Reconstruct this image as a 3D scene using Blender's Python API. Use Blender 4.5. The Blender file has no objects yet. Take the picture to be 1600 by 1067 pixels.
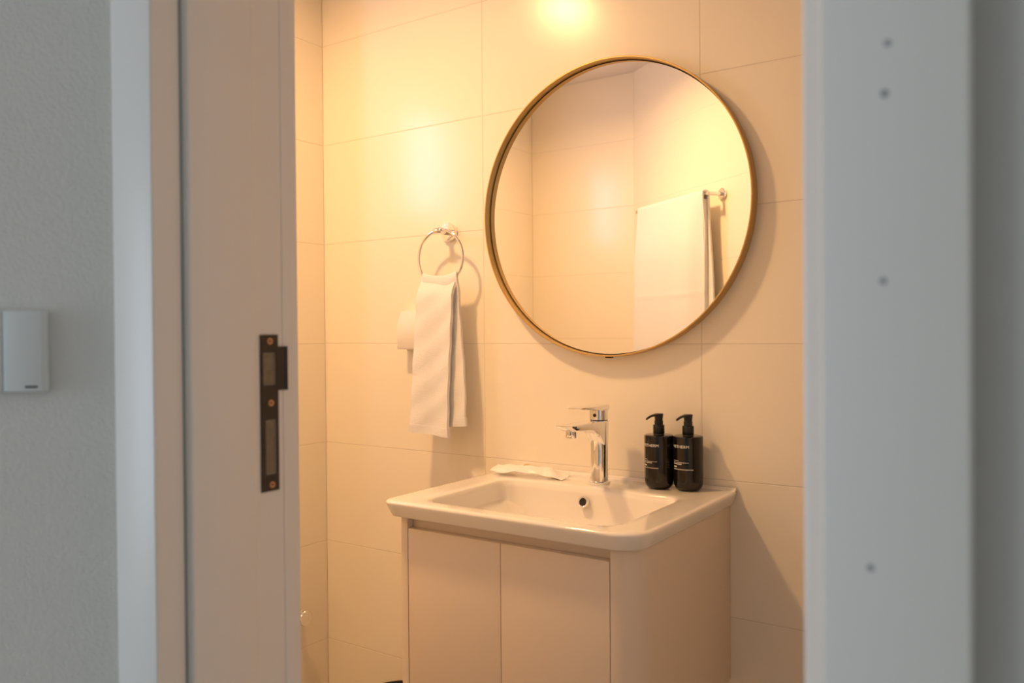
import bpy, bmesh, math, random
from mathutils import Vector, Matrix
random.seed(7)
S = bpy.context.scene
COL = S.collection
PI = math.pi

# ------------------------------------------------------------------ camera
YAW, PITCH, ROLL = 0.5968, -0.0101, -0.0077
CAM = Vector((1.8883, -1.7664, 1.2274))
fw = Vector((-math.sin(YAW)*math.cos(PITCH), math.cos(YAW)*math.cos(PITCH), math.sin(PITCH)))
rt0 = Vector((math.cos(YAW), math.sin(YAW), 0)); up0 = rt0.cross(fw)
rt = rt0*math.cos(ROLL) + up0*math.sin(ROLL)
up = -rt0*math.sin(ROLL) + up0*math.cos(ROLL)
cd = bpy.data.cameras.new('camera'); cam = bpy.data.objects.new('camera', cd); COL.objects.link(cam)
cd.sensor_width = 36.0; cd.lens = 36.0*1293.09/1600.0
cd.clip_start = 0.05
cd.dof.use_dof = True; cd.dof.focus_distance = 1.95; cd.dof.aperture_fstop = 4.8
cam.matrix_world = Matrix(((rt.x, up.x, -fw.x, CAM.x), (rt.y, up.y, -fw.y, CAM.y), (rt.z, up.z, -fw.z, CAM.z), (0, 0, 0, 1)))
S.camera = cam

# ------------------------------------------------------------------ world, lights, exposure
wd = bpy.data.worlds.new('world'); S.world = wd; wd.use_nodes = True
wd.node_tree.nodes['Background'].inputs[0].default_value = (0.62, 0.74, 0.92, 1)
wd.node_tree.nodes['Background'].inputs[1].default_value = 1.0
S.view_settings.view_transform = 'Standard'; S.view_settings.look = 'None'
S.view_settings.exposure = 0.0; S.view_settings.gamma = 1.0
S.view_settings.use_curve_mapping = False
S.cycles.max_bounces = 12; S.cycles.diffuse_bounces = 6; S.cycles.glossy_bounces = 6

LAMP_XY = (0.39, -0.80)
def area(name, loc, direction, sx, sy, power, color, shape='RECTANGLE', spread=PI):
    l = bpy.data.lights.new(name, 'AREA'); l.shape = shape; l.size = sx
    if shape == 'RECTANGLE': l.size_y = sy
    l.energy = power; l.color = color; l.spread = spread
    o = bpy.data.objects.new(name, l); COL.objects.link(o); o.location = loc
    o.rotation_euler = Vector(direction).to_track_quat('-Z', 'Y').to_euler()
    return o
# daylight behind the hall window and behind the small bathroom window
area('hall_window_daylight', (-1.27, -3.55, 1.10), (1, 0, 0), 1.14, 1.64, 37, (0.765, 0.89, 1.03))
area('bathroom_window_daylight', (-0.330, -0.875, 1.925), (1, 0, 0), 0.19, 0.39, 2.6, (0.36, 0.62, 1.05))

# ------------------------------------------------------------------ materials
def mat(name, color, rough=0.5, metal=0.0, bump=0.0, bscale=80.0, var=0.0, vscale=3.0, spec=0.5, sheen=0.0, coat=0.0, detail=4.0, sss=0.0):
    m = bpy.data.materials.new(name); m.use_nodes = True
    nt = m.node_tree; b = nt.nodes['Principled BSDF']
    b.inputs['Base Color'].default_value = (*color, 1); b.inputs['Roughness'].default_value = rough
    b.inputs['Metallic'].default_value = metal; b.inputs['Specular IOR Level'].default_value = spec
    b.inputs['Sheen Weight'].default_value = sheen; b.inputs['Coat Weight'].default_value = coat
    if sss:
        b.inputs['Subsurface Weight'].default_value = sss; b.inputs['Subsurface Radius'].default_value = (0.01, 0.008, 0.006)
    tc = nt.nodes.new('ShaderNodeTexCoord')
    if var:
        n = nt.nodes.new('ShaderNodeTexNoise'); n.inputs['Scale'].default_value = vscale; n.inputs['Detail'].default_value = 5
        nt.links.new(tc.outputs['Object'], n.inputs['Vector'])
        mx = nt.nodes.new('ShaderNodeMix'); mx.data_type = 'RGBA'
        mx.inputs[6].default_value = (*[c*(1-var) for c in color], 1); mx.inputs[7].default_value = (*[min(1, c*(1+var)) for c in color], 1)
        nt.links.new(n.outputs['Fac'], mx.inputs[0]); nt.links.new(mx.outputs[2], b.inputs['Base Color'])
    if bump:
        n2 = nt.nodes.new('ShaderNodeTexNoise'); n2.inputs['Scale'].default_value = bscale; n2.inputs['Detail'].default_value = detail
        nt.links.new(tc.outputs['Object'], n2.inputs['Vector'])
        bp = nt.nodes.new('ShaderNodeBump'); bp.inputs['Strength'].default_value = bump; bp.inputs['Distance'].default_value = 0.002
        nt.links.new(n2.outputs['Fac'], bp.inputs['Height']); nt.links.new(bp.outputs[0], b.inputs['Normal'])
    return m
def emit(name, color, strength):
    m = bpy.data.materials.new(name); m.use_nodes = True; nt = m.node_tree
    b = nt.nodes['Principled BSDF']; b.inputs['Base Color'].default_value = (0.8, 0.8, 0.8, 1)
    b.inputs['Emission Color'].default_value = (*color, 1); b.inputs['Emission Strength'].default_value = strength
    return m
M = dict(
    tile=mat('glazed_cream_tile', (0.905, 0.845, 0.725), 0.225, var=0.02, vscale=2.2, bump=0.02, bscale=30),
    grout=mat('grout', (0.74, 0.68, 0.58), 0.9),
    plaster=mat('hall_plaster', (0.775, 0.76, 0.715), 0.85, bump=0.55, bscale=240, var=0.03, vscale=6),
    plaster_shaded=mat('shaded_hall_plaster', (0.575, 0.56, 0.53), 0.8, bump=0.3, bscale=240, var=0.03, vscale=6),  # same hall plaster, darkened so the colour carries the grazing-light shade
    ceiling=mat('ceiling_white', (0.80, 0.76, 0.74), 0.8, var=0.02),
    floor=mat('floor_tile', (0.27, 0.24, 0.21), 0.4, var=0.05),
    paint=mat('white_door_paint', (0.82, 0.785, 0.735), 0.38, bump=0.05, bscale=160, var=0.012, vscale=5),
    seal=mat('grey_seal', (0.36, 0.39, 0.38), 0.7),
    black_metal=mat('dark_bronze_plate', (0.045, 0.034, 0.024), 0.45, metal=0.4, var=0.2, vscale=90),
    pocket=mat('strike_pocket', (0.20, 0.16, 0.09), 0.5, var=0.4, vscale=120),
    copper=mat('screw_copper', (0.62, 0.36, 0.20), 0.35, metal=1.0),
    plastic=mat('white_plastic', (0.74, 0.77, 0.76), 0.4),
    plastic_warm=mat('dispenser_plastic', (0.82, 0.78, 0.74), 0.35),
    liner=mat('slot_liner_grey', (0.30, 0.29, 0.25), 0.5),
    logo=mat('grey_print', (0.10, 0.11, 0.11), 0.6),
    cabinet=mat('vanity_lacquer', (0.76, 0.66, 0.56), 0.5, bump=0.03, bscale=120, var=0.012, vscale=5),
    ceramic=mat('glazed_ceramic', (0.90, 0.87, 0.82), 0.09, coat=0.5),
    chrome=mat('chrome', (0.86, 0.86, 0.87), 0.06, metal=1.0),
    brass=mat('brushed_brass', (0.62, 0.41, 0.15), 0.42, metal=0.7, bump=0.03, bscale=300),
    gap=mat('dark_gap', (0.03, 0.02, 0.012), 0.8),
    mirror=mat('mirror_silver', (0.93, 0.93, 0.92), 0.0, metal=1.0),
    towel=mat('white_terry', (0.91, 0.915, 0.93), 0.95, bump=0.9, bscale=650, sheen=0.4, detail=6),
    bottle=mat('black_glossy_plastic', (0.006, 0.005, 0.004), 0.12),
    pump=mat('black_satin_plastic', (0.006, 0.006, 0.006), 0.32),
    print_=mat('silver_print', (0.85, 0.82, 0.78), 0.5),
    paper=mat('packet_film', (0.93, 0.90, 0.87), 0.35, bump=0.1, bscale=60),
    gold=mat('packet_gold_print', (0.62, 0.44, 0.06), 0.4),
    bin=mat('black_bin_plastic', (0.012, 0.010, 0.010), 0.35),
    dark=mat('drain_dark', (0.02, 0.017, 0.012), 0.6),
    dot_grey=mat('casing_dot', (0.30, 0.31, 0.31), 0.7),
    glass=mat('frosted_pane', (0.9, 0.92, 0.95), 0.5),
    lamp=emit('lamp_diffuser', (1.0, 0.62, 0.27), 60.0),
)
gb = M['glass'].node_tree.nodes['Principled BSDF']; gb.inputs['Transmission Weight'].default_value = 0.95; gb.inputs['Roughness'].default_value = 0.3

# ------------------------------------------------------------------ mesh helpers
class MB:
    def __init__(s): s.v = []; s.f = []
    def add(s, vs, fs):
        o = len(s.v); s.v += [tuple(p) for p in vs]; s.f += [tuple(i+o for i in f) for f in fs]; return s
    def box(s, x0, x1, y0, y1, z0, z1, b=0.0):
        if b <= 0:
            vs = [(x0,y0,z0),(x1,y0,z0),(x1,y1,z0),(x0,y1,z0),(x0,y0,z1),(x1,y0,z1),(x1,y1,z1),(x0,y1,z1)]
            return s.add(vs, [(0,3,2,1),(4,5,6,7),(0,1,5,4),(1,2,6,5),(2,3,7,6),(3,0,4,7)])
        bm = bmesh.new()
        bmesh.ops.create_cube(bm, size=1.0)
        for v in bm.verts:
            v.co = Vector(((x0+x1)/2+v.co.x*(x1-x0), (y0+y1)/2+v.co.y*(y1-y0), (z0+z1)/2+v.co.z*(z1-z0)))
        bmesh.ops.bevel(bm, geom=bm.edges[:], offset=b, segments=3, profile=0.5, affect='EDGES')
        bm.verts.index_update()
        s.add([v.co[:] for v in bm.verts], [[v.index for v in f.verts] for f in bm.faces]); bm.free(); return s
    def prism(s, poly, z0, z1):            # poly in xy, counter-clockwise
        n = len(poly)
        vs = [(x, y, z0) for x, y in poly] + [(x, y, z1) for x, y in poly]
        fs = [tuple(range(n-1, -1, -1)), tuple(range(n, 2*n))] + [(i, (i+1) % n, n+(i+1) % n, n+i) for i in range(n)]
        return s.add(vs, fs)
    def loft(s, rings, cap0=True, cap1=True, closed=True):
        n = len(rings[0]); o = len(s.v)
        for r in rings: s.v += [tuple(p) for p in r]
        for k in range(len(rings)-1):
            for i in range(n if closed else n-1):
                j = (i+1) % n
                s.f.append((o+k*n+i, o+k*n+j, o+(k+1)*n+j, o+(k+1)*n+i))
        if cap0: s.f.append(tuple(o+i for i in range(n-1, -1, -1)))
        if cap1: s.f.append(tuple(o+(len(rings)-1)*n+i for i in range(n)))
        return s
    def lathe(s, prof, origin=(0,0,0), axis=(0,0,1), n=40, cap0=True, cap1=True):
        a = Vector(axis).normalized(); q = Vector((0,0,1)).rotation_difference(a); O = Vector(origin)
        rings = [[O + q @ Vector((r*math.cos(2*PI*i/n), r*math.sin(2*PI*i/n), h)) for i in range(n)] for r, h in prof]
        return s.loft(rings, cap0, cap1)
    def tube(s, pts, rad, n=12, closed=False):
        pts = [Vector(p) for p in pts]; m = len(pts); rings = []
        prev = None
        for i, p in enumerate(pts):
            if closed: t = pts[(i+1) % m]-pts[i-1]
            else: t = pts[min(i+1, m-1)]-pts[max(i-1, 0)]
            t.normalize()
            ref = prev if prev is not None else (Vector((0,0,1)) if abs(t.z) < .9 else Vector((1,0,0)))
            a = (ref - t*ref.dot(t)).normalized(); b = t.cross(a); prev = a
            r = rad[i] if isinstance(rad, (list, tuple)) else rad
            rings.append([p + a*r*math.cos(2*PI*k/n) + b*r*math.sin(2*PI*k/n) for k in range(n)])
        if closed:
            rings.append(rings[0]); return s.loft(rings, False, False)
        return s.loft(rings)
    def build(s, name, m, parent=None, smooth=None, loc=None, kind=None):
        me = bpy.data.meshes.new(name); me.from_pydata(s.v, [], s.f); me.validate(); me.update()
        bm = bmesh.new(); bm.from_mesh(me); bmesh.ops.recalc_face_normals(bm, faces=bm.faces[:]); bm.to_mesh(me); bm.free()
        me.materials.append(M[m] if isinstance(m, str) else m)
        if smooth is not None:
            for p in me.polygons: p.use_smooth = True
            me.set_sharp_from_angle(angle=math.radians(smooth))
        o = bpy.data.objects.new(name, me); COL.objects.link(o)
        if parent: o.parent = parent
        if loc: o.location = loc
        if kind: o['kind'] = kind
        return o
def tag(o, label, cat, group=None):
    o['label'] = label; o['category'] = cat
    if group: o['group'] = group
    return o
def thing(name, label, cat, loc=(0,0,0), rotz=0.0, group=None):
    o = bpy.data.objects.new(name, None); COL.objects.link(o); o.location = loc; o.rotation_euler = (0,0,rotz)
    o.empty_display_size = 0.05
    return tag(o, label, cat, group)
def rrect(x0, x1, y0, y1, rf, rb, z, n=8, rfl=None):
    """rounded rectangle, ccw; rf = radius of the corners at y0 (front), rb at y1 (back)"""
    pts = []; rl = rf if rfl is None else rfl
    for cx, cy, r, a0 in ((x1-rf, y0+rf, rf, -PI/2), (x1-rb, y1-rb, rb, 0), (x0+rb, y1-rb, rb, PI/2), (x0+rl, y0+rl, rl, PI)):
        for k in range(n+1):
            a = a0 + PI/2*k/n; pts.append((cx+r*math.cos(a), cy+r*math.sin(a), z))
    return pts
def structure(o, label, cat='wall'):
    o['kind'] = 'structure'; o['label'] = label; o['category'] = cat; return o

# ------------------------------------------------------------------ the rooms
TH, TW, GAPW, TT = 0.3, 0.6, 0.0015, 0.006
ZC = 2.4
_tiles = {}
def tile_mesh(w, h):
    k = (round(w, 4), round(h, 4))
    if k not in _tiles:
        w2, h2, b = w/2, h/2, 0.0007
        vs = [(-w2,0,-h2),(w2,0,-h2),(w2,0,h2),(-w2,0,h2)]
        vs += [(x, -TT+b, z) for x, _, z in vs[:4]]
        vs += [(x-math.copysign(b, x), -TT, z-math.copysign(b, z)) for x, _, z in vs[:4]]
        fs = [(3,2,1,0)]
        for a in (0, 4):
            fs += [(a+i, a+(i+1) % 4, a+4+(i+1) % 4, a+4+i) for i in range(4)]
        fs.append((8,9,10,11))
        me = bpy.data.meshes.new('tile'); me.from_pydata(vs, [], fs); me.update(); me.materials.append(M['tile']); _tiles[k] = me
    return _tiles[k]
def tile_face(parent, p0, p1, u_off=0.0, holes=()):
    """tiles whose glazed faces lie on the vertical plane through p0 -> p1; the room is on the right of p0 -> p1"""
    a, b = Vector((*p0, 0)), Vector((*p1, 0)); L = (b-a).length; d = (b-a)/L
    n = Vector((d.y, -d.x, 0)); ang = math.atan2(d.y, d.x)
    u = -u_off
    while u < L-1e-6:
        for r in range(8):
            rects = [(max(u, 0), min(u+TW, L), r*TH, (r+1)*TH)]
            for hx0, hx1, hz0, hz1 in holes:
                nx = []
                for x0, x1, z0, z1 in rects:
                    if x1 <= hx0 or x0 >= hx1 or z1 <= hz0 or z0 >= hz1: nx.append((x0,x1,z0,z1)); continue
                    if x0 < hx0: nx.append((x0,hx0,z0,z1))
                    if x1 > hx1: nx.append((hx1,x1,z0,z1))
                    c0, c1 = max(x0,hx0), min(x1,hx1)
                    if z0 < hz0: nx.append((c0,c1,z0,hz0))
                    if z1 > hz1: nx.append((c0,c1,hz1,z1))
                rects = nx
            for x0, x1, z0, z1 in rects:
                w, h = x1-x0-GAPW, z1-z0-GAPW
                if w < 0.004 or h < 0.004: continue
                o = bpy.data.objects.new('tile', tile_mesh(w, h)); COL.objects.link(o); o.parent = parent
                o.location = a + d*((x0+x1)/2) - n*TT + Vector((0,0,(z0+z1)/2)) 
                o.rotation_euler = (0, 0, ang)
        u += TW
G = 0.0005    # how far the grout bed lies behind the glazed faces

wb = structure(MB().box(-0.42, 2.34, G, 0.12, 0, ZC).build('wall_back', 'grout'), 'cream tiled wall behind the vanity and the round mirror')
tile_face(wb, (0, 0), (2.2, 0))
wbx = structure(MB().box(-0.3+G, -G, -0.3+G, 0.0, 0, ZC).build('wall_left_boxing', 'grout'), 'tiled boxed-in corner left of the hand towel')
tile_face(wbx, (0, -0.3), (0, 0), 0.3); tile_face(wbx, (-0.3, -0.3), (0, -0.3))
WY0, WY1, WZ0, WZ1 = -1.0, -0.75, 1.70, 2.15
m_ = MB(); X0, X1 = -0.42, -0.3-G
m_.box(X0, X1, -1.667, WY0, 0, ZC).box(X0, X1, WY1, 0.0, 0, ZC).box(X0, X1, WY0, WY1, 0, WZ0).box(X0, X1, WY0, WY1, WZ1, ZC)
wl = structure(m_.build('wall_left', 'grout'), 'tiled left bathroom wall with a small high window')
tile_face(wl, (-0.3, -1.667), (-0.3, -0.3), 0.0, [(1.667+WY0, 1.667+WY1, WZ0, WZ1)])
CB = (0.247, -1.667); TD = (math.cos(YAW), math.sin(YAW)); NO = (math.sin(YAW), -math.cos(YAW))
wf = structure(MB().box(-0.42, 0.247, -1.80, -1.667-G, 0, ZC).build('wall_front', 'grout'), 'short tiled wall seen in the mirror left of the bath towel')
tile_face(wf, CB, (-0.3, -1.667), 0.053)
# oblique wall: tiled inside, plastered on the hall side
DY_IN, DY_OUT = -1.105, -1.272
lenB = (DY_IN - CB[1])/TD[1]
PB = (CB[0]+TD[0]*lenB, DY_IN)
c_out = NO[0]*CAM.x + NO[1]*CAM.y - 0.872
yo = lambda x: (NO[0]*x - c_out)/math.cos(YAW)
xo = (DY_OUT*math.cos(YAW)+c_out)/NO[0]
inn = lambda t, g: (CB[0]+TD[0]*t+NO[0]*g, CB[1]+TD[1]*t+NO[1]*g)
poly = [inn(-0.01, G), (-1.3, yo(-1.3)+0.16), (-1.3, yo(-1.3)), (xo, DY_OUT), (1.118, DY_OUT), (1.118, DY_IN-G), (PB[0]+G, DY_IN-G)]
wo = structure(MB().prism(poly, 0, ZC).build('wall_oblique', 'plaster'), 'grey plastered hall wall with the light switch, beside the door frame')
tile_face(wo, (PB[0]-0.004, PB[1]-0.003), CB, 0.0)
DX0, DX1, DZ = 1.118, 1.786, 2.04
wdr = structure(MB().box(DX1, 2.95, DY_OUT, DY_IN-G, 0, ZC).box(DX0, DX1, DY_OUT, DY_IN-G, DZ, ZC).build('wall_door', 'plaster_shaded'), 'plastered hall wall right of the bathroom door frame, darkened in colour for shade')
tile_face(wdr, (2.2, DY_IN), (PB[0], DY_IN), 0.2, [(2.2-DX1-0.06, 2.2-DX0+0.06, 0, DZ+0.06)])
wr = structure(MB().box(2.2+G, 2.32, DY_IN, 0.0, 0, ZC).build('wall_right', 'grout'), 'tiled right bathroom wall')
tile_face(wr, (2.2, 0), (2.2, DY_IN))
structure(MB().box(-1.42, 3.0, -4.5, 0.13, ZC, ZC+0.06).build('ceiling', 'ceiling'), 'plain white ceiling', 'ceiling')
structure(MB().box(-1.42, 3.0, -4.5, 0.13, -0.06, 0.0).build('floor', 'floor'), 'beige tiled floor', 'floor')
# the hall behind the camera
HY0, HY1, HZ0, HZ1 = -4.15, -2.95, 0.25, 1.95
m_ = MB(); X0, X1 = -1.32, -1.2
m_.box(X0, X1, -4.42, HY0, 0, ZC).box(X0, X1, HY1, yo(-1.2)+0.05, 0, ZC).box(X0, X1, HY0, HY1, 0, HZ0).box(X0, X1, HY0, HY1, HZ1, ZC)
structure(m_.build('wall_hall_left', 'plaster'), 'plastered hall wall with a large window')
structure(MB().box(-1.32, 2.95, -4.42, -4.3, 0, ZC).build('wall_hall_back', 'plaster'), 'plastered wall at the back of the hall')
structure(MB().box(2.83, 2.95, -4.3, DY_OUT, 0, ZC).build('wall_hall_right', 'plaster'), 'plastered right wall of the hall')
def window(name, x0, x1, y0, y1, z0, z1, label):
    t = thing(name, label, 'window'); t['kind'] = 'structure'; w = 0.03
    MB().box(x0, x1, y0, y1, z0, z0+w).box(x0, x1, y0, y1, z1-w, z1).box(x0, x1, y0, y0+w, z0+w, z1-w).box(x0, x1, y1-w, y1, z0+w, z1-w).build('window_frame', 'paint', t)
    MB().box(x0+0.001, x0+0.005, y0+w, y1-w, z0+w, z1-w).build('pane', 'glass', t)
window('window_1', -1.30, -1.25, HY0, HY1, HZ0, HZ1, 'large white framed hall window')
window('window_2', -0.36, -0.325, WY0, WY1, WZ0, WZ1, 'small high white framed bathroom window')

# ------------------------------------------------------------------ door frame
dr = thing('door_1', 'white painted door frame with a dark strike plate in its left jamb', 'door frame'); dr['kind'] = 'structure'
CF = -1.288
CT = -1.253       # back of the casing leg = front of the stop
ST = -1.171       # back of the stop
def casing(x0, x1):
    MB().box(x0, x1, CF, CT-0.0022, 0, 2.10, 0.0018).build('casing', 'paint', dr, 40)
casing(1.0636, 1.1335); casing(1.7712, 1.8449)
MB().box(1.1335, 1.7712, CF, CT-0.0022, 2.035, 2.10, 0.0018).build('casing', 'paint', dr, 40)
def rot_stop(x0, x1, name='door_stop'):
    MB().box(x0, x1, CT, ST, 0, 2.03, 0.003).build(name, 'paint', dr, 40)
rot_stop(1.118, 1.1430); rot_stop(1.7520, 1.786)
MB().box(1.1430, 1.7520, CT, ST, 2.02, 2.04, 0.003).build('door_stop', 'paint', dr, 40)
MB().box(1.1255, 1.1335, CT-0.0022, CT+0.001, 0, 2.03).build('door_seal', 'seal', dr)
MB().box(1.7712, 1.779, CT-0.0022, CT+0.001, 0, 2.03).build('door_seal', 'seal', dr)
MB().box(1.118, 1.133, ST, -1.1265, 0, 2.04).build('jamb', 'paint', dr)
MB().box(1.771, 1.786, ST, -1.1265, 0, 2.04).build('jamb', 'paint', dr)
MB().box(1.133, 1.771, ST, -1.1265, 2.025, 2.04).build('jamb', 'paint', dr)
for a, b in ((1.066, 1.1338), (1.7705, 1.838)):
    MB().box(a if a > 1.5 else 1.105, b, -1.1263, DY_IN+0.002, 0, 2.04, 0.0012).build('inner_casing', 'paint', dr, 40)
# strike plate on the left jamb (x = 1.133)
def plate():
    bm = MB(); xa, xb = 1.1332, 1.1352
    y0, y1, z0, z1 = -1.1583, -1.1340, 1.0505, 1.2277
    s1 = (-1.1549, -1.1384, 1.1709, 1.2072); s2 = (-1.1522, -1.1382, 1.0697, 1.1310)
    for q in ((y0,y1,s1[3],z1), (y0,s1[0],s1[2],s1[3]), (s1[1],y1,s1[2],s1[3]), (y0,y1,s2[3],s1[2]), (y0,s2[0],s2[2],s2[3]), (s2[1],y1,s2[2],s2[3]), (y0,y1,z0,s2[2])):
        bm.box(xa, xb, *q)
    # lip bending round the edge of the jamb
    pr = [(-1.1341, 0), (-1.1300, 0.0004), (-1.1265, 0.0016), (-1.1238, 0.0042)]
    za, zb = 1.1642, 1.2142
    outer = [(y, xb+d) for y, d in pr]; inner = [(y, xa+d) for y, d in reversed(pr)]
    loop = outer+inner; rings = [[(x, y, z) for y, x in loop] for z in (za, zb)]
    bm.loft(rings)
    p = bm.build('strike_plate', 'black_metal', dr); p['label'] = 'dark bronze strike plate with two slots'
    for s in (s1, s2):
        e = 0.0010
        MB().box(1.1331, 1.1338, s[0]+e, s[1]-e, s[2]+e, s[3]-e).build('slot_pocket', 'pocket', p)
        fr = MB()
        for q in ((s[0],s[1],s[3]-e,s[3]), (s[0],s[1],s[2],s[2]+e), (s[0],s[0]+e,s[2],s[3]), (s[1]-e,s[1],s[2],s[3])):
            fr.box(1.1333, 1.1346, *q)
        fr.build('slot_liner', 'liner', p)
    for y, z in ((-1.1456, 1.2204), (-1.1449, 1.1504), (-1.1442, 1.0575)):
        sc = MB().lathe([(0.0036, 0), (0.0036, 0.0006), (0.0020, 0.0006), (0.0016, 0.0001)], (1.1352, y, z), (1, 0, 0), 18).build('screw', 'copper', p, 40)
        MB().lathe([(0.0016, 0), (0.0016, 0.0003)], (1.1352, y, z), (1, 0, 0), 6).build('screw_socket', 'gap', p)
plate()
for x, z, r in ((1.8063, 1.3802, 0.0019), (1.8047, 1.3537, 0.0022), (1.8037, 1.2538, 0.0019), (1.7969, 1.0988, 0.0020)):
    MB().lathe([(r, 0), (r*0.8, 0.0003)], (x, CF, z), (0, -1, 0), 14).build('casing_dot', 'dot_grey', dr)  # small grey discs scattered on the right casing face
# the leaf, folded back into the bathroom on its hinges at the right jamb
leaf = MB().box(1.79, 1.83, -1.098, -0.475, 0.01, 2.015, 0.002).build('door_leaf', 'paint', dr, 40)
for sx in (-1, 1):
    xx = 1.79 if sx < 0 else 1.83
    h = MB().lathe([(0.024, 0), (0.024, 0.006), (0.010, 0.008), (0.010, 0.045)], (xx, -0.535, 1.13), (sx, 0, 0), 24)
    h.tube([(xx+sx*0.045, -0.535, 1.13), (xx+sx*0.05, -0.56, 1.13), (xx+sx*0.05, -0.65, 1.13)], 0.009)
    h.build('door_handle', 'black_metal', leaf, 40)

# ------------------------------------------------------------------ light switch on the oblique wall
sw = thing('light_switch', 'white rocker light switch on the grey plaster wall', 'light switch', (1.0041 - TD[0]*0.046, -1.3252 - TD[1]*0.046, 1.2125), YAW)
# local: x along wall, y = -out
off = (NO[0]*sw.location.x+NO[1]*sw.location.y - c_out)     # distance from plaster to origin (negative = outside)
MB().box(-0.043, 0.043, off-0.0105+0.0, off, -0.043, 0.043, 0.0030).build('switch_plate', 'plastic', sw, 40)
pf = off-0.0105
for a, b in ((-0.0405, -0.0007+0.0), (0.0007, 0.0415)):
    MB().box(a, b, pf-0.0022, pf+0.001, -0.0422, 0.0422, 0.0014).build('rocker', 'plastic', sw, 40)
lg = MB(); x = 0.0235
for w_ in (0.0022, 0.0016, 0.0018, 0.0012, 0.0020, 0.0019):
    lg.box(x, x+w_, pf-0.0024, pf-0.0021, -0.0385, -0.0358); x += w_+0.0004
lg.build('maker_mark', 'logo', sw)

# ------------------------------------------------------------------ ceiling lamp
lp = thing('ceiling_lamp', 'round recessed ceiling lamp giving warm light', 'lamp', (*LAMP_XY, ZC))
MB().lathe([(0.088, 0), (0.088, -0.008), (0.082, -0.012), (0.070, -0.012), (0.066, -0.006), (0.066, 0)], n=48, cap0=False, cap1=False).build('lamp_trim', 'paint', lp, 40)
MB().lathe([(0.066, -0.004), (0.001, -0.004)], n=48, cap0=False).build('lamp_diffuser', 'lamp', lp)
area('ceiling_lamp_light', (*LAMP_XY, ZC-0.014), (0, 0, -1), 0.13, 0.13, 14.8, (1.0, 0.56, 0.23), 'DISK', math.radians(160)).parent = None

# ------------------------------------------------------------------ round mirror
MX, MZ, MR = 0.9775, 1.52, 0.350
mr = thing('round_mirror', 'large round wall mirror with a thin brass frame', 'mirror', (MX, -0.0005, MZ))
ax = (0, -1, 0)
MB().lathe([(MR-0.004, 0), (MR, 0.001), (MR, 0.0330), (MR-0.0008, 0.0340), (MR-0.0030, 0.0340), (MR-0.0038, 0.0330), (MR-0.0038, 0.0105), (MR-0.012, 0.0100), (MR-0.012, 0.0)], (0,0,0), ax, 160, False, False).build('mirror_frame', 'brass', mr, 35)
MB().lathe([(MR-0.0038, 0.0107), (0.3, 0.0107)], (0,0,0), ax, 160, False, True).build('backing_board', 'gap', mr)
MB().lathe([(MR-0.0064, 0.0110), (MR-0.0064, 0.0130)], (0,0,0), ax, 160).build('mirror_glass', 'mirror', mr)
MB().box(-0.008, 0.008, -0.022, -0.010, -MR-0.003, -MR+0.001, 0.001).build('frame_clip', 'gap', mr, 40)

# ------------------------------------------------------------------ towel ring and hand towel
tr = thing('towel_ring', 'chrome towel ring on the tiled wall left of the mirror', 'towel ring', (0.4885, 0, 1.5015))
MB().lathe([(0.0245, 0), (0.0255, 0.003), (0.0255, 0.009), (0.0235, 0.013), (0.0, 0.0135)], (0,0,0), ax, 40, True, False).build('flange', 'chrome', tr, 35)
MB().lathe([(0.0085, 0.010), (0.0085, 0.052), (0.0075, 0.056), (0.0, 0.057)], (0,0,0), ax, 24, True, False).build('post', 'chrome', tr, 35)
RC = Vector((0.500, -0.058, 1.4275)); RR = 0.0745
loc = Vector((0.4885, 0, 1.5015))
MB().lathe([(0.0075, -0.013), (0.0085, -0.011), (0.0085, 0.011), (0.0075, 0.013)], (0.005, -0.058, -0.001), (1, 0, 0), 20).build('pivot', 'chrome', tr, 35)
MB().tube([(RC-loc)+Vector((RR*math.cos(2*PI*i/72), 0, RR*math.sin(2*PI*i/72))) for i in range(72)], 0.0042, 14, True).build('ring', 'chrome', tr, 60)

def sheet(fn, nu, nv, th):
    """closed thin slab following fn(u, v) -> Vector, thickened by th along the normal"""
    P = [[Vector(fn(i/nu, j/nv)) for i in range(nu+1)] for j in range(nv+1)]
    def nrm(j, i):
        a = P[j][min(i+1, nu)]-P[j][max(i-1, 0)]; b = P[min(j+1, nv)][i]-P[max(j-1, 0)][i]
        c = a.cross(b); return c.normalized() if c.length > 1e-9 else Vector((0,-1,0))
    b = MB(); W = nu+1
    top = [P[j][i]+nrm(j, i)*th/2 for j in range(nv+1) for i in range(W)]
    bot = [P[j][i]-nrm(j, i)*th/2 for j in range(nv+1) for i in range(W)]
    N = len(top); fs = []
    for j in range(nv):
        for i in range(nu):
            a = j*W+i; fs.append((a, a+1, a+W+1, a+W)); fs.append((N+a, N+a+W, N+a+W+1, N+a+1))
    for j in range(nv):
        a = j*W; fs.append((a, a+W, N+a+W, N+a)); a = j*W+nu; fs.append((a, N+a, N+a+W, a+W))
    for i in range(nu):
        a = i; fs.append((a, N+a, N+a+1, a+1)); a = nv*W+i; fs.append((a, a+1, N+a+1, N+a))
    return b.add(top+bot, fs)
def sm(t): t = max(0, min(1, t)); return t*t*(3-2*t)
ringz = lambda X: RC.z - math.sqrt(max(RR**2-(X-RC.x)**2, 0))
ht = thing('hand_towel', 'white hand towel hanging through the chrome ring', 'towel', (0.49, -0.06, 0.97))
HL = Vector((0.49, -0.06, 0.97))
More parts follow.
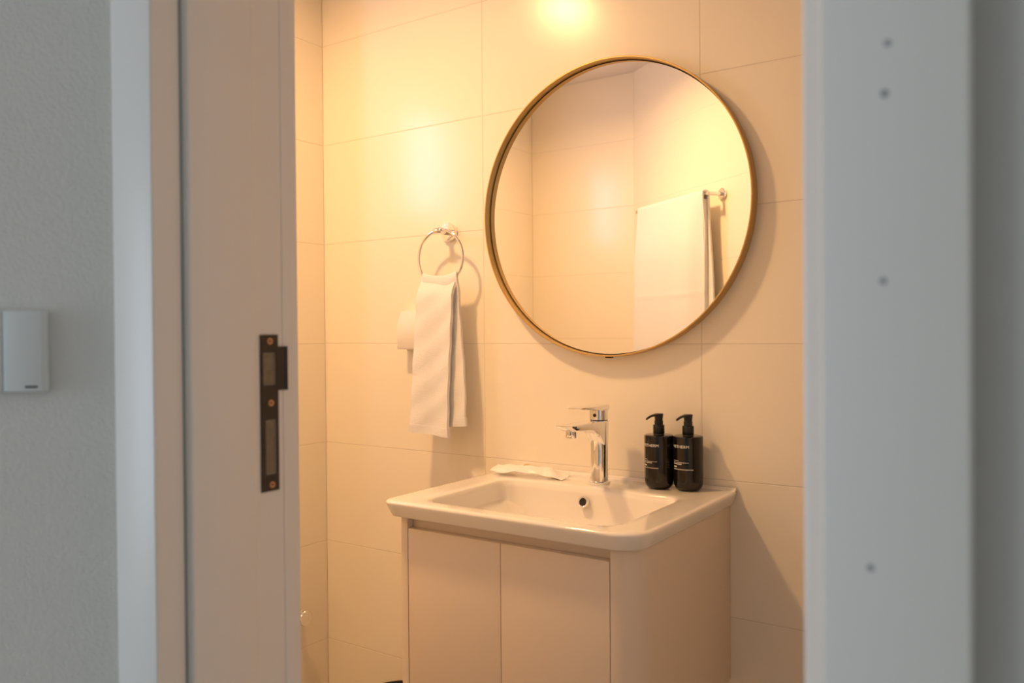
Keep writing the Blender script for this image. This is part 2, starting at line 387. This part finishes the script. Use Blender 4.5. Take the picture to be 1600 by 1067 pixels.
def ht_front(u, v):           # v = 0 at the ring, 1 at the hem
    xl = 0.4395+(0.4095-0.4395)*v; xr = 0.556+(0.5385-0.556)*sm(v*1.1)
    X = xl+(xr-xl)*u
    zt = 1.3695+0.010*(2*u-1)**2
    zb = 0.966-0.008*u
    z = zt+(zb-zt)*v
    y = -0.0705 - 0.0050*math.sin(u*PI*2.2+0.4)*(0.35+0.65*v) - 0.010*sm((v-0.02)*6)*0.6 + 0.012*(1-sm(v*9)) + 0.002*sm((u-0.80)/0.20)*v
    y += 0.0012*math.sin(v*31+u*7)
    return Vector((X, y, z))-HL
def ht_back(u, v):
    xl = 0.445+(0.462-0.445)*v; xr = 0.560+(0.579-0.560)*sm(v*1.2)
    X = xl+(xr-xl)*u
    zt = 1.3695+0.010*(2*u-1)**2
    zb = 0.980+0.008*u
    z = zt+(zb-zt)*v
    y = -0.0565 - 0.002*math.sin(u*PI*2.6+1.0)*(0.3+0.7*v) - 0.006*(1-sm(v*9))
    y += 0.001*math.sin(v*27+u*5)
    return Vector((X, y, z))-HL
def ht_all(u, v):             # from the front hem over the ring to the back hem
    if v < 0.47: return ht_front(u, 1-v/0.47)
    if v > 0.53: return ht_back(u, (v-0.53)/0.47)
    a = (v-0.47)/0.06; p, q = ht_front(u, 0), ht_back(u, 0)
    r = p.lerp(q, a); r.z += 0.007*math.sin(PI*a); return r
sheet(ht_all, 36, 160, 0.0085).build('terry_cloth', 'towel', ht, 70)
sheet(lambda u, v: ht_front(u*1.03-0.015, 0.948+0.056*v), 36, 6, 0.0108).build('hem', 'towel', ht, 70)
sheet(lambda u, v: ht_back(u*1.03-0.015, 0.948+0.056*v), 36, 6, 0.0108).build('hem', 'towel', ht, 70)

# ------------------------------------------------------------------ white dispenser behind the towel
ds = thing('paper_dispenser', 'small white plastic dispenser on the tiles behind the hand towel', 'dispenser', (0.385, 0, 1.185))
sec = [(0, 0.0), (-0.044, 0.0), (-0.046, 0.004), (-0.046, 0.066), (-0.030, 0.104), (-0.026, 0.106), (0, 0.106)]
MB().loft([[(x, y, z) for y, z in sec] for x in (-0.051, 0.05)]).build('housing', 'plastic_warm', ds, 30)
MB().box(-0.025, 0.024, -0.036, -0.008, -0.004, 0.002, 0.001).build('outlet', 'plastic_warm', ds, 40)

# ------------------------------------------------------------------ vanity cabinet
CY, CBZ, CTZ = -0.46, 0.465, 0.8455
vc = thing('vanity_cabinet', 'cream two-door vanity cabinet hung under the washbasin', 'cabinet', (0.98, -0.23, CBZ))
VO = Vector((0.98, -0.23, CBZ))
def side_panel(xs, xd, r, sgn):
    """xs outer x, xd x of the door edge, sgn +1 right / -1 left"""
    t = 0.017; o = [(xs, -0.0008)]; i = [(xs-sgn*t, -0.0008)]
    cx, cy = xs-sgn*r, CY+r
    for k in range(13):
        a = PI/2*k/12
        o.append((cx+sgn*r*math.cos(a), cy-r*math.sin(a)))
        rr = max(r-t, 0.002); i.append((cx+sgn*rr*math.cos(a), cy-rr*math.sin(a)))
    o.append((xd, CY)); i.append((xd, CY+t))
    poly = o+i[::-1]
    rings = [[(x-VO.x, y-VO.y, z-VO.z) for x, y in poly] for z in (CBZ, CTZ)]
    MB().loft(rings).build('side_panel', 'cabinet', vc, 25)
side_panel(1.2635, 1.2075, 0.054, 1); side_panel(0.6985, 0.7320, 0.030, -1)
def vbox(name, x0, x1, y0, y1, z0, z1, b=0.0, m='cabinet'):
    return MB().box(x0-VO.x, x1-VO.x, y0-VO.y, y1-VO.y, z0-VO.z, z1-VO.z, b).build(name, m, vc, 40 if b else None)
vbox('cabinet_door', 0.7340, 0.9688, CY, CY+0.018, CBZ+0.002, 0.8205, 0.0008)
vbox('cabinet_door', 0.9702, 1.2055, CY, CY+0.018, CBZ+0.002, 0.8205, 0.0008)
vbox('finger_rail', 0.7165, 1.2300, CY+0.0195, CY+0.034, 0.775, CTZ)
vbox('bottom_panel', 0.7165, 1.2455, CY+0.019, -0.001, CBZ+0.001, CBZ+0.017)
vbox('back_panel', 0.7165, 1.2455, -0.014, -0.001, CBZ+0.018, 0.70)
# ------------------------------------------------------------------ washbasin
bs = thing('washbasin', 'white ceramic countertop washbasin on the vanity cabinet', 'washbasin', (0.983, -0.245, 0.846))
BO = Vector((0.983, -0.245, 0.846))
ox0, ox1, oy0, oy1 = 0.681, 1.2805, -0.490, -0.0008
bx0, bx1, by0, by1 = 0.758, 1.205, -0.440, -0.135
def outr(ins, z): return rrect(ox0+ins, ox1-ins, oy0+ins, oy1-ins*0.15, 0.062-ins*0.5, 0.004, z, 10, 0.030-ins*0.5)
def bas(s, z, extra=0.0):     # s = 0 at the lip, 1 at the bowl floor
    sl, sr, sf, sb = 0.175*s, 0.150*s, 0.125*s, 0.055*s
    r = 0.045+0.012*s
    return rrect(bx0+sl-extra, bx1-sr+extra, by0+sf-extra, by1-sb+extra, r+extra*0.5, r*0.8+extra*0.5, z, 10)
rings = []
# underside of the bowl, from its floor up and out to the slab edge
for t in (1.0, 0.8, 0.55, 0.3, 0.1): rings.append(bas(0.04+0.9*t**1.8, 0.846-0.110*sm(t)-0.001, 0.010))
rings.append(bas(0.0, 0.846, 0.022))
for ins, z in ((0.016, 0.8460), (0.0125, 0.8468), (0.0105, 0.850), (0.004, 0.866), (0.0012, 0.8735), (0.0012, 0.8760), (0.0028, 0.8785), (0.0062, 0.8799), (0.012, 0.8802)): rings.append(outr(ins, z))
for e, z in ((0.020, 0.8800), (0.010, 0.8794), (0.004, 0.8780), (0.0, 0.8755)): rings.append(bas(0.0, z, e))
for k in range(1, 17):
    t = k/16; s = 0.10*t+0.85*t**2.6; z = 0.8755-0.118*(1-(1-t)**2.0); rings.append(bas(s, z))
drain = [(0.985+0.03*math.cos(0), 0, 0)]
for ring in rings: ring[:] = [(p[0]-BO.x, p[1]-BO.y, p[2]-BO.z) for p in ring]
b = MB().loft(rings)
b.build('basin_slab', 'ceramic', bs, 60)
lipr = []
for xx in (0.682, 1.2795):
    lipr.append([(xx-BO.x, y-BO.y, z-BO.z) for y, z in ((-0.001, 0.8795), (-0.016, 0.8795), (-0.0125, 0.8815), (-0.010, 0.8845), (-0.0065, 0.8862), (-0.001, 0.8862))])
MB().loft(lipr).build('upstand', 'ceramic', bs, 60)
ofp = Vector((0.9765, -0.1460, 0.8475))-BO
an = Vector((0, -0.97, 0.25)).normalized()
orr = MB().lathe([(0.0128, -0.004), (0.0128, 0.0012), (0.0118, 0.0026), (0.0098, 0.0026), (0.0086, 0.0012), (0.0086, -0.004)], ofp, an, 32, False, False).build('overflow_ring', 'chrome', bs, 50)
MB().lathe([(0.0088, -0.0006), (0.0005, -0.0006)], ofp, an, 24, False, True).build('overflow_hole', 'dark', orr)
dz = 0.7580-BO.z
MB().lathe([(0.026, dz-0.001), (0.026, dz+0.003), (0.021, dz+0.006), (0.001, dz+0.007)], (0.0, -0.02, 0), (0,0,1), 32, True, False).build('drain_plug', 'chrome', bs, 40)

# ------------------------------------------------------------------ faucet
FX, FY, FZ = 0.983, -0.080, 0.8803
fa = thing('faucet', 'chrome single-lever basin faucet', 'faucet', (FX, FY, FZ))
MB().lathe([(0.0245, 0), (0.0250, 0.0015), (0.0250, 0.0045), (0.0225, 0.0065), (0.0, 0.0065)], n=40, cap1=False).build('base_ring', 'chrome', fa, 40)
def sup(cx, cy, rx, ry, z, n=40, e=2.0, flat=None):
    out = []
    for i in range(n):
        a = 2*PI*i/n; c, s_ = math.cos(a), math.sin(a)
        out.append((cx+rx*math.copysign(abs(c)**(2/e), c), cy+ry*math.copysign(abs(s_)**(2/e), s_), z))
    return out
body = MB()
bz = [(0.0060, 0.0205, 0.0205, 0), (0.02, 0.0203, 0.0203, 0), (0.05, 0.0200, 0.0198, 0.0004), (0.075, 0.0200, 0.0196, 0.0008), (0.10, 0.0202, 0.0200, 0.0002), (0.12, 0.0206, 0.0210, -0.001), (0.135, 0.0210, 0.0216, -0.001), (0.1440, 0.0212, 0.0218, -0.001), (0.1455, 0.0206, 0.0212, -0.001)]
body.loft([sup(0, cy, rx, ry, z, 48, 2.15) for z, rx, ry, cy in bz])
body.build('column', 'chrome', fa, 45)
# spout: flat-topped wedge whose underside sweeps into the column
sp = MB(); rings = []
for y, w, zt, zb in ((0.012, 0.0185, 0.1450, 0.085), (-0.010, 0.0203, 0.1452, 0.088), (-0.020, 0.0204, 0.1454, 0.1015), (-0.030, 0.0204, 0.1455, 0.1135), (-0.042, 0.0204, 0.1457, 0.1205), (-0.060, 0.0205, 0.1460, 0.1255), (-0.085, 0.0207, 0.1463, 0.1290), (-0.115, 0.0209, 0.1466, 0.1310), (-0.138, 0.0210, 0.1468, 0.1330), (-0.152, 0.0209, 0.1468, 0.1400), (-0.159, 0.0206, 0.1468, 0.1455)):
    c = min(0.004, (zt-zb)*0.35); ww = w
    rings.append([(-ww*0.72, y, zb), (ww*0.72, y, zb), (ww*0.93, y, zb+c*0.8), (ww, y, zt-c*0.4), (ww*0.97, y, zt-c*0.12), (ww*0.9, y, zt), (-ww*0.9, y, zt), (-ww*0.97, y, zt-c*0.12), (-ww, y, zt-c*0.4), (-ww*0.93, y, zb+c*0.8)])
sp.loft(rings); spo = sp.build('spout', 'chrome', fa, 38)
MB().lathe([(0.0112, 0.118), (0.0120, 0.1195), (0.0120, 0.134)], (0, -0.128, 0), n=28).build('aerator', 'chrome', spo, 40)
MB().lathe([(0.0198, 0.1455), (0.0198, 0.1475), (0.0185, 0.1478)], n=40).build('cartridge_gap', 'dark', fa, 40)
MB().loft([sup(0, -0.0005, 0.0205, 0.0205, z, 48, 2.3) for z in (0.1475, 0.1695)]).build('handle_hub', 'chrome', fa, 40)
lv = MB(); rings = []
for y, w, zt, zb in ((0.0205, 0.0150, 0.1795, 0.1690), (0.016, 0.0195, 0.1808, 0.1680), (0.0, 0.0208, 0.1815, 0.1680), (-0.020, 0.0208, 0.1812, 0.1695), (-0.045, 0.0206, 0.1810, 0.1735), (-0.080, 0.0200, 0.1812, 0.1762), (-0.108, 0.0192, 0.1818, 0.1785), (-0.1115, 0.0180, 0.1815, 0.1795)):
    rings.append([(-w*0.85, y, zb), (w*0.85, y, zb), (w, y, (zt+zb)/2), (w*0.9, y, zt), (-w*0.9, y, zt), (-w, y, (zt+zb)/2)])
lev = lv.loft(rings).build('lever', 'chrome', fa, 35)
MB().lathe([(0.0040, 0), (0.0040, 0.0012), (0.0, 0.0014)], (0, -0.0206, 0.158), (0, -1, 0), 16, True, False).build('temperature_dot', 'dark', fa, 40)

# ------------------------------------------------------------------ soap dispensers
def text_mb(body_, size):
    cu = bpy.data.curves.new('t', 'FONT'); cu.body = body_; cu.size = size; cu.extrude = 0.0
    to = bpy.data.objects.new('t', cu); COL.objects.link(to); bpy.context.view_layer.update()
    dg = bpy.context.evaluated_depsgraph_get(); me = to.evaluated_get(dg).to_mesh()
    vs = [v.co.copy() for v in me.vertices]; fs = [tuple(p.vertices) for p in me.polygons]
    to.evaluated_get(dg).to_mesh_clear(); bpy.data.objects.remove(to); bpy.data.curves.remove(cu)
    return vs, fs
TV, TF = text_mb('METHERM', 1.0)
tx0 = min(v.x for v in TV); tx1 = max(v.x for v in TV); tz1 = max(v.y for v in TV)
def dispenser(label, loc, rotz, title_bold, lines):
    t = thing('soap_dispenser', label, 'soap dispenser', loc, rotz, 'black pump bottles on the washbasin')
    r = 0.0322
    prof = [(0.020, 0.0), (0.0225, 0.0006), (0.0262, 0.0030), (0.0298, 0.0075), (0.0314, 0.013), (r, 0.020), (r, 0.1160), (r-0.0006, 0.1178), (r-0.0022, 0.1186), (0.0125, 0.1190), (0.0120, 0.121)]
    MB().lathe(prof, n=56).build('bottle', 'bottle', t, 40)
    MB().lathe([(0.0118, 0.1195), (0.0118, 0.1210), (0.0127, 0.1225), (0.0127, 0.1395), (0.0122, 0.1405), (0.0096, 0.1410)], n=36).build('collar', 'pump', t, 40)
    pm = MB().lathe([(0.0096, 0.1405), (0.0096, 0.1500), (0.0086, 0.1505), (0.0088, 0.1520), (0.0100, 0.1640), (0.0096, 0.1655), (0.0, 0.1660)], n=32, cap1=False).build('pump_head', 'pump', t, 40)
    nz = MB(); rings = []
    for y, z, w, h in ((0.008, 0.1628, 0.0070, 0.0030), (-0.006, 0.1632, 0.0068, 0.0030), (-0.016, 0.1630, 0.0052, 0.0028), (-0.026, 0.1618, 0.0042, 0.0025), (-0.034, 0.1598, 0.0036, 0.0022), (-0.041, 0.1568, 0.0032, 0.0020), (-0.0425, 0.1558, 0.0024, 0.0016)):
        rings.append([(w*math.cos(2*PI*k/14), y, z+h*math.sin(2*PI*k/14)) for k in range(14)])
    nz.loft(rings).build('nozzle', 'pump', pm, 50)
    # print wrapped on the bottle, facing local -y
    R2 = r+0.00022
    wrap = lambda s, z: (R2*math.sin(s/R2), -R2*math.cos(s/R2), z)
    Wd = 0.0415; k = Wd/(tx1-tx0)
    MB().add([wrap((v.x-tx0)*k-Wd/2, 0.0945+v.y*k*0.92) for v in TV], TF).build('lettering', 'print_', t)
    b_ = MB()
    for z, h, ln, seg, s0 in lines:
        s = -Wd/2+0.0010
        rnd = random.Random(int(z*1e5))
        while s < -Wd/2+ln:
            w_ = seg*(0.6+0.8*rnd.random())
            n_ = 2
            vs = [wrap(s+w_*q/n_, zz) for zz in (z, z+h) for q in range(n_+1)]
            b_.add(vs, [(q, q+1, n_+2+q, n_+1+q) for q in range(n_)])
            s += w_+seg*s0
    b_.build('small_print', 'print_', t)
    return t
d1 = [(0.0660, 0.0009, 0.014, 0.0012, 0.6), (0.0620, 0.0010, 0.036, 0.0012, 0.7), (0.0588, 0.0014, 0.026, 0.0015, 0.45), (0.0525, 0.0022, 0.010, 0.0022, 0.25), (0.0475, 0.0015, 0.040, 0.0013, 0.9)]
d2 = [(0.0660, 0.0010, 0.018, 0.0012, 0.6), (0.0625, 0.0012, 0.040, 0.0012, 0.6), (0.0588, 0.0020, 0.024, 0.0020, 0.25), (0.0522, 0.0028, 0.012, 0.0026, 0.2), (0.0472, 0.0018, 0.052, 0.0015, 0.8)]
dispenser('black pump soap bottle standing next to the faucet', (1.1225, -0.0600, 0.8803), math.radians(-14), False, d1)
dispenser('black pump soap bottle nearest the right end of the washbasin', (1.1860, -0.0465, 0.8803), math.radians(-12), True, d2)

# ------------------------------------------------------------------ wrapped toiletry packet
pk = thing('toiletry_packet', 'crumpled white wrapped toiletry packet on the back of the washbasin', 'packet', (0.79, -0.075, 0.8808), math.radians(11))
def pkf(u, v, side):
    X = -0.098+0.196*u
    wv = 0.027-0.004*sm((0.12-u)/0.12)*1.0+0.010*sm((u-0.72)/0.28)
    Y = (v-0.5)*2*wv - 0.006*sm((u-0.7)/0.3)
    ed = 1-abs(2*v-1)**2.2
    th = 0.0135*ed*sm(u/0.09)*sm((1-u)/0.22)
    lift = 0.004+0.015*sm((0.11-u)/0.11)*(0.35+0.65*v) + 0.006*math.sin(PI*min(1, u*1.15))*(1-0.0*v)
    lift *= 1-0.85*sm((u-0.80)/0.2)*(1-v)
    cr = 0.0014*math.sin(u*23+v*6)+0.0009*math.sin(v*19-u*11)
    z = lift + (th if side > 0 else -min(th*0.2, 0.002)) + cr
    return (X, Y, max(z, 0.0004 if side < 0 else 0.0012))
nu, nv = 44, 14; vs = []; fs = []
for side in (1, -1):
    for j in range(nv+1):
        for i in range(nu+1): vs.append(pkf(i/nu, j/nv, side))
W = nu+1; N = W*(nv+1)
for j in range(nv):
    for i in range(nu):
        a = j*W+i; fs.append((a, a+1, a+W+1, a+W)); fs.append((N+a, N+a+W, N+a+W+1, N+a+1))
for j in range(nv):
    a = j*W; fs.append((a, a+W, N+a+W, N+a)); a = j*W+nu; fs.append((a, N+a, N+a+W, a+W))
for i in range(nu):
    a = i; fs.append((a, N+a, N+a+1, a+1)); a = nv*W+i; fs.append((a, a+1, N+a+1, N+a))
MB().add(vs, fs).build('sleeve', 'paper', pk, 50)
gp = MB()
for u0, v0, u1, v1 in ((0.40, 0.50, 0.50, 0.64), (0.47, 0.64, 0.60, 0.74)):
    n_ = 6; vs = []
    for q in range(n_+1):
        t = q/n_; u = u0+(u1-u0)*t
        for v in (v0+(v1-v0)*0.35*t, v0+(v1-v0)*(0.35+0.65*math.sin(PI*t))):
            p = pkf(u, v, 1); vs.append((p[0], p[1], p[2]+0.0004))
    gp.add(vs, [(2*q, 2*q+2, 2*q+3, 2*q+1) for q in range(n_)])
gp.build('printed_mark', 'gold', pk)

# ------------------------------------------------------------------ towel bar and bath towel on the oblique wall (seen in the mirror)
tb = thing('towel_bar', 'chrome towel bar on the slanted tiled wall, seen in the mirror', 'towel bar', (CB[0]+TD[0]*0.40, CB[1]+TD[1]*0.40, 1.7455), YAW)
# local: x along the wall, +y into the bathroom
for xx in (-0.262, 0.262):
    MB().lathe([(0.0215, 0), (0.0225, 0.002), (0.0225, 0.008), (0.0200, 0.0105), (0.0, 0.011)], (xx, 0, 0), (0, 1, 0), 36, True, False).build('flange', 'chrome', tb, 35)
    MB().lathe([(0.0078, 0.008), (0.0078, 0.068), (0.0068, 0.071)], (xx, 0, 0), (0, 1, 0), 24).build('post', 'chrome', tb, 35)
MB().tube([(-0.272, 0.062, 0), (-0.1, 0.062, 0), (0.1, 0.062, 0), (0.255, 0.062, 0)], 0.0075, 20).build('bar', 'chrome', tb, 50)
bt = thing('bath_towel', 'large white bath towel folded over the bar, seen in the mirror', 'towel', (CB[0]+TD[0]*0.40, CB[1]+TD[1]*0.40, 1.0), YAW)
def bt_f(u, v):
    """v 0 front hem .. 0.5 bar .. 1 back hem"""
    X = -0.238+0.478*u
    if v < 0.485:
        t = 1-v/0.485
        z = 0.7535-0.72*t; y = 0.0745+0.012*sm(t*3)+0.006*math.sin(u*PI*3.2+0.5)*t+0.004*math.sin(u*PI*7)*t*0.6
        y -= 0.020*sm((u-0.80)/0.20)*sm(t*4)
        y += 0.0018*math.exp(-((z-0.375)/0.006)**2)
        X += -0.020*t*(u < 2)*(1-u) - 0.012*t*u
    elif v > 0.515:
        t = (v-0.515)/0.485
        z = 0.7535-0.66*t; y = 0.0495-0.004*sm(t*2.2)+0.003*math.sin(u*PI*3+1)*t
        X += 0.022*sm(t*1.5)*u
    else:
        a = (v-0.485)/0.03*PI; z = 0.7535+0.0125*math.sin(a)*0.4; y = 0.062+0.0125*math.cos(a)
    return (X, y, z)
sheet(bt_f, 48, 170, 0.0075).build('terry_cloth', 'towel', bt, 70)
def bt_in(u, v):              # the towel is folded lengthways: its inner layers fill the space under the bar
    X = -0.232+(0.466+0.006*v)*u-0.010*v; z = 0.728-0.69*v
    return (X, 0.0625+0.004*sm(v*3)-0.008*sm((u-0.80)/0.20)*sm(v*3)+0.004*math.sin(u*PI*3.2+0.5)*v, z)
sheet(bt_in, 30, 60, 0.021).build('inner_fold', 'towel', bt, 70)

# ------------------------------------------------------------------ angle valve and waste bin
av = thing('angle_valve', 'chrome angle valve low on the tiled boxing by the door frame', 'valve', (0, -0.136, 0.4085))
MB().lathe([(0.026, 0), (0.026, 0.003), (0.012, 0.006), (0.011, 0.03)], axis=(1, 0, 0), n=28).build('wall_flange', 'chrome', av, 40)
prof = [(0.012, 0.028), (0.0215, 0.031), (0.0225, 0.034), (0.0225, 0.039), (0.0205, 0.041), (0.0225, 0.043), (0.0225, 0.053), (0.0205, 0.056), (0.0, 0.0565)]
MB().lathe(prof, axis=(1, 0, 0), n=28, cap1=False).build('knob', 'chrome', av, 30)
MB().tube([(0.018, 0, 0), (0.018, -0.004, 0.03), (0.018, -0.004, 0.055)], 0.009, 16).build('outlet_pipe', 'chrome', av, 40)

wbn = thing('waste_bin', 'round black waste bin in the corner left of the vanity cabinet', 'waste bin', (0.44, -0.162, 0.0))
MB().lathe([(0.088, 0.0), (0.092, 0.004), (0.114, 0.262), (0.110, 0.262), (0.088, 0.008), (0.0, 0.006)], n=48, cap1=False).build('bucket', 'bin', wbn, 40)
MB().lathe([(0.113, 0.258), (0.120, 0.262), (0.1215, 0.272), (0.1185, 0.279), (0.112, 0.280), (0.109, 0.274), (0.109, 0.258)], n=48, cap0=False, cap1=False).build('rim', 'bin', wbn, 50)
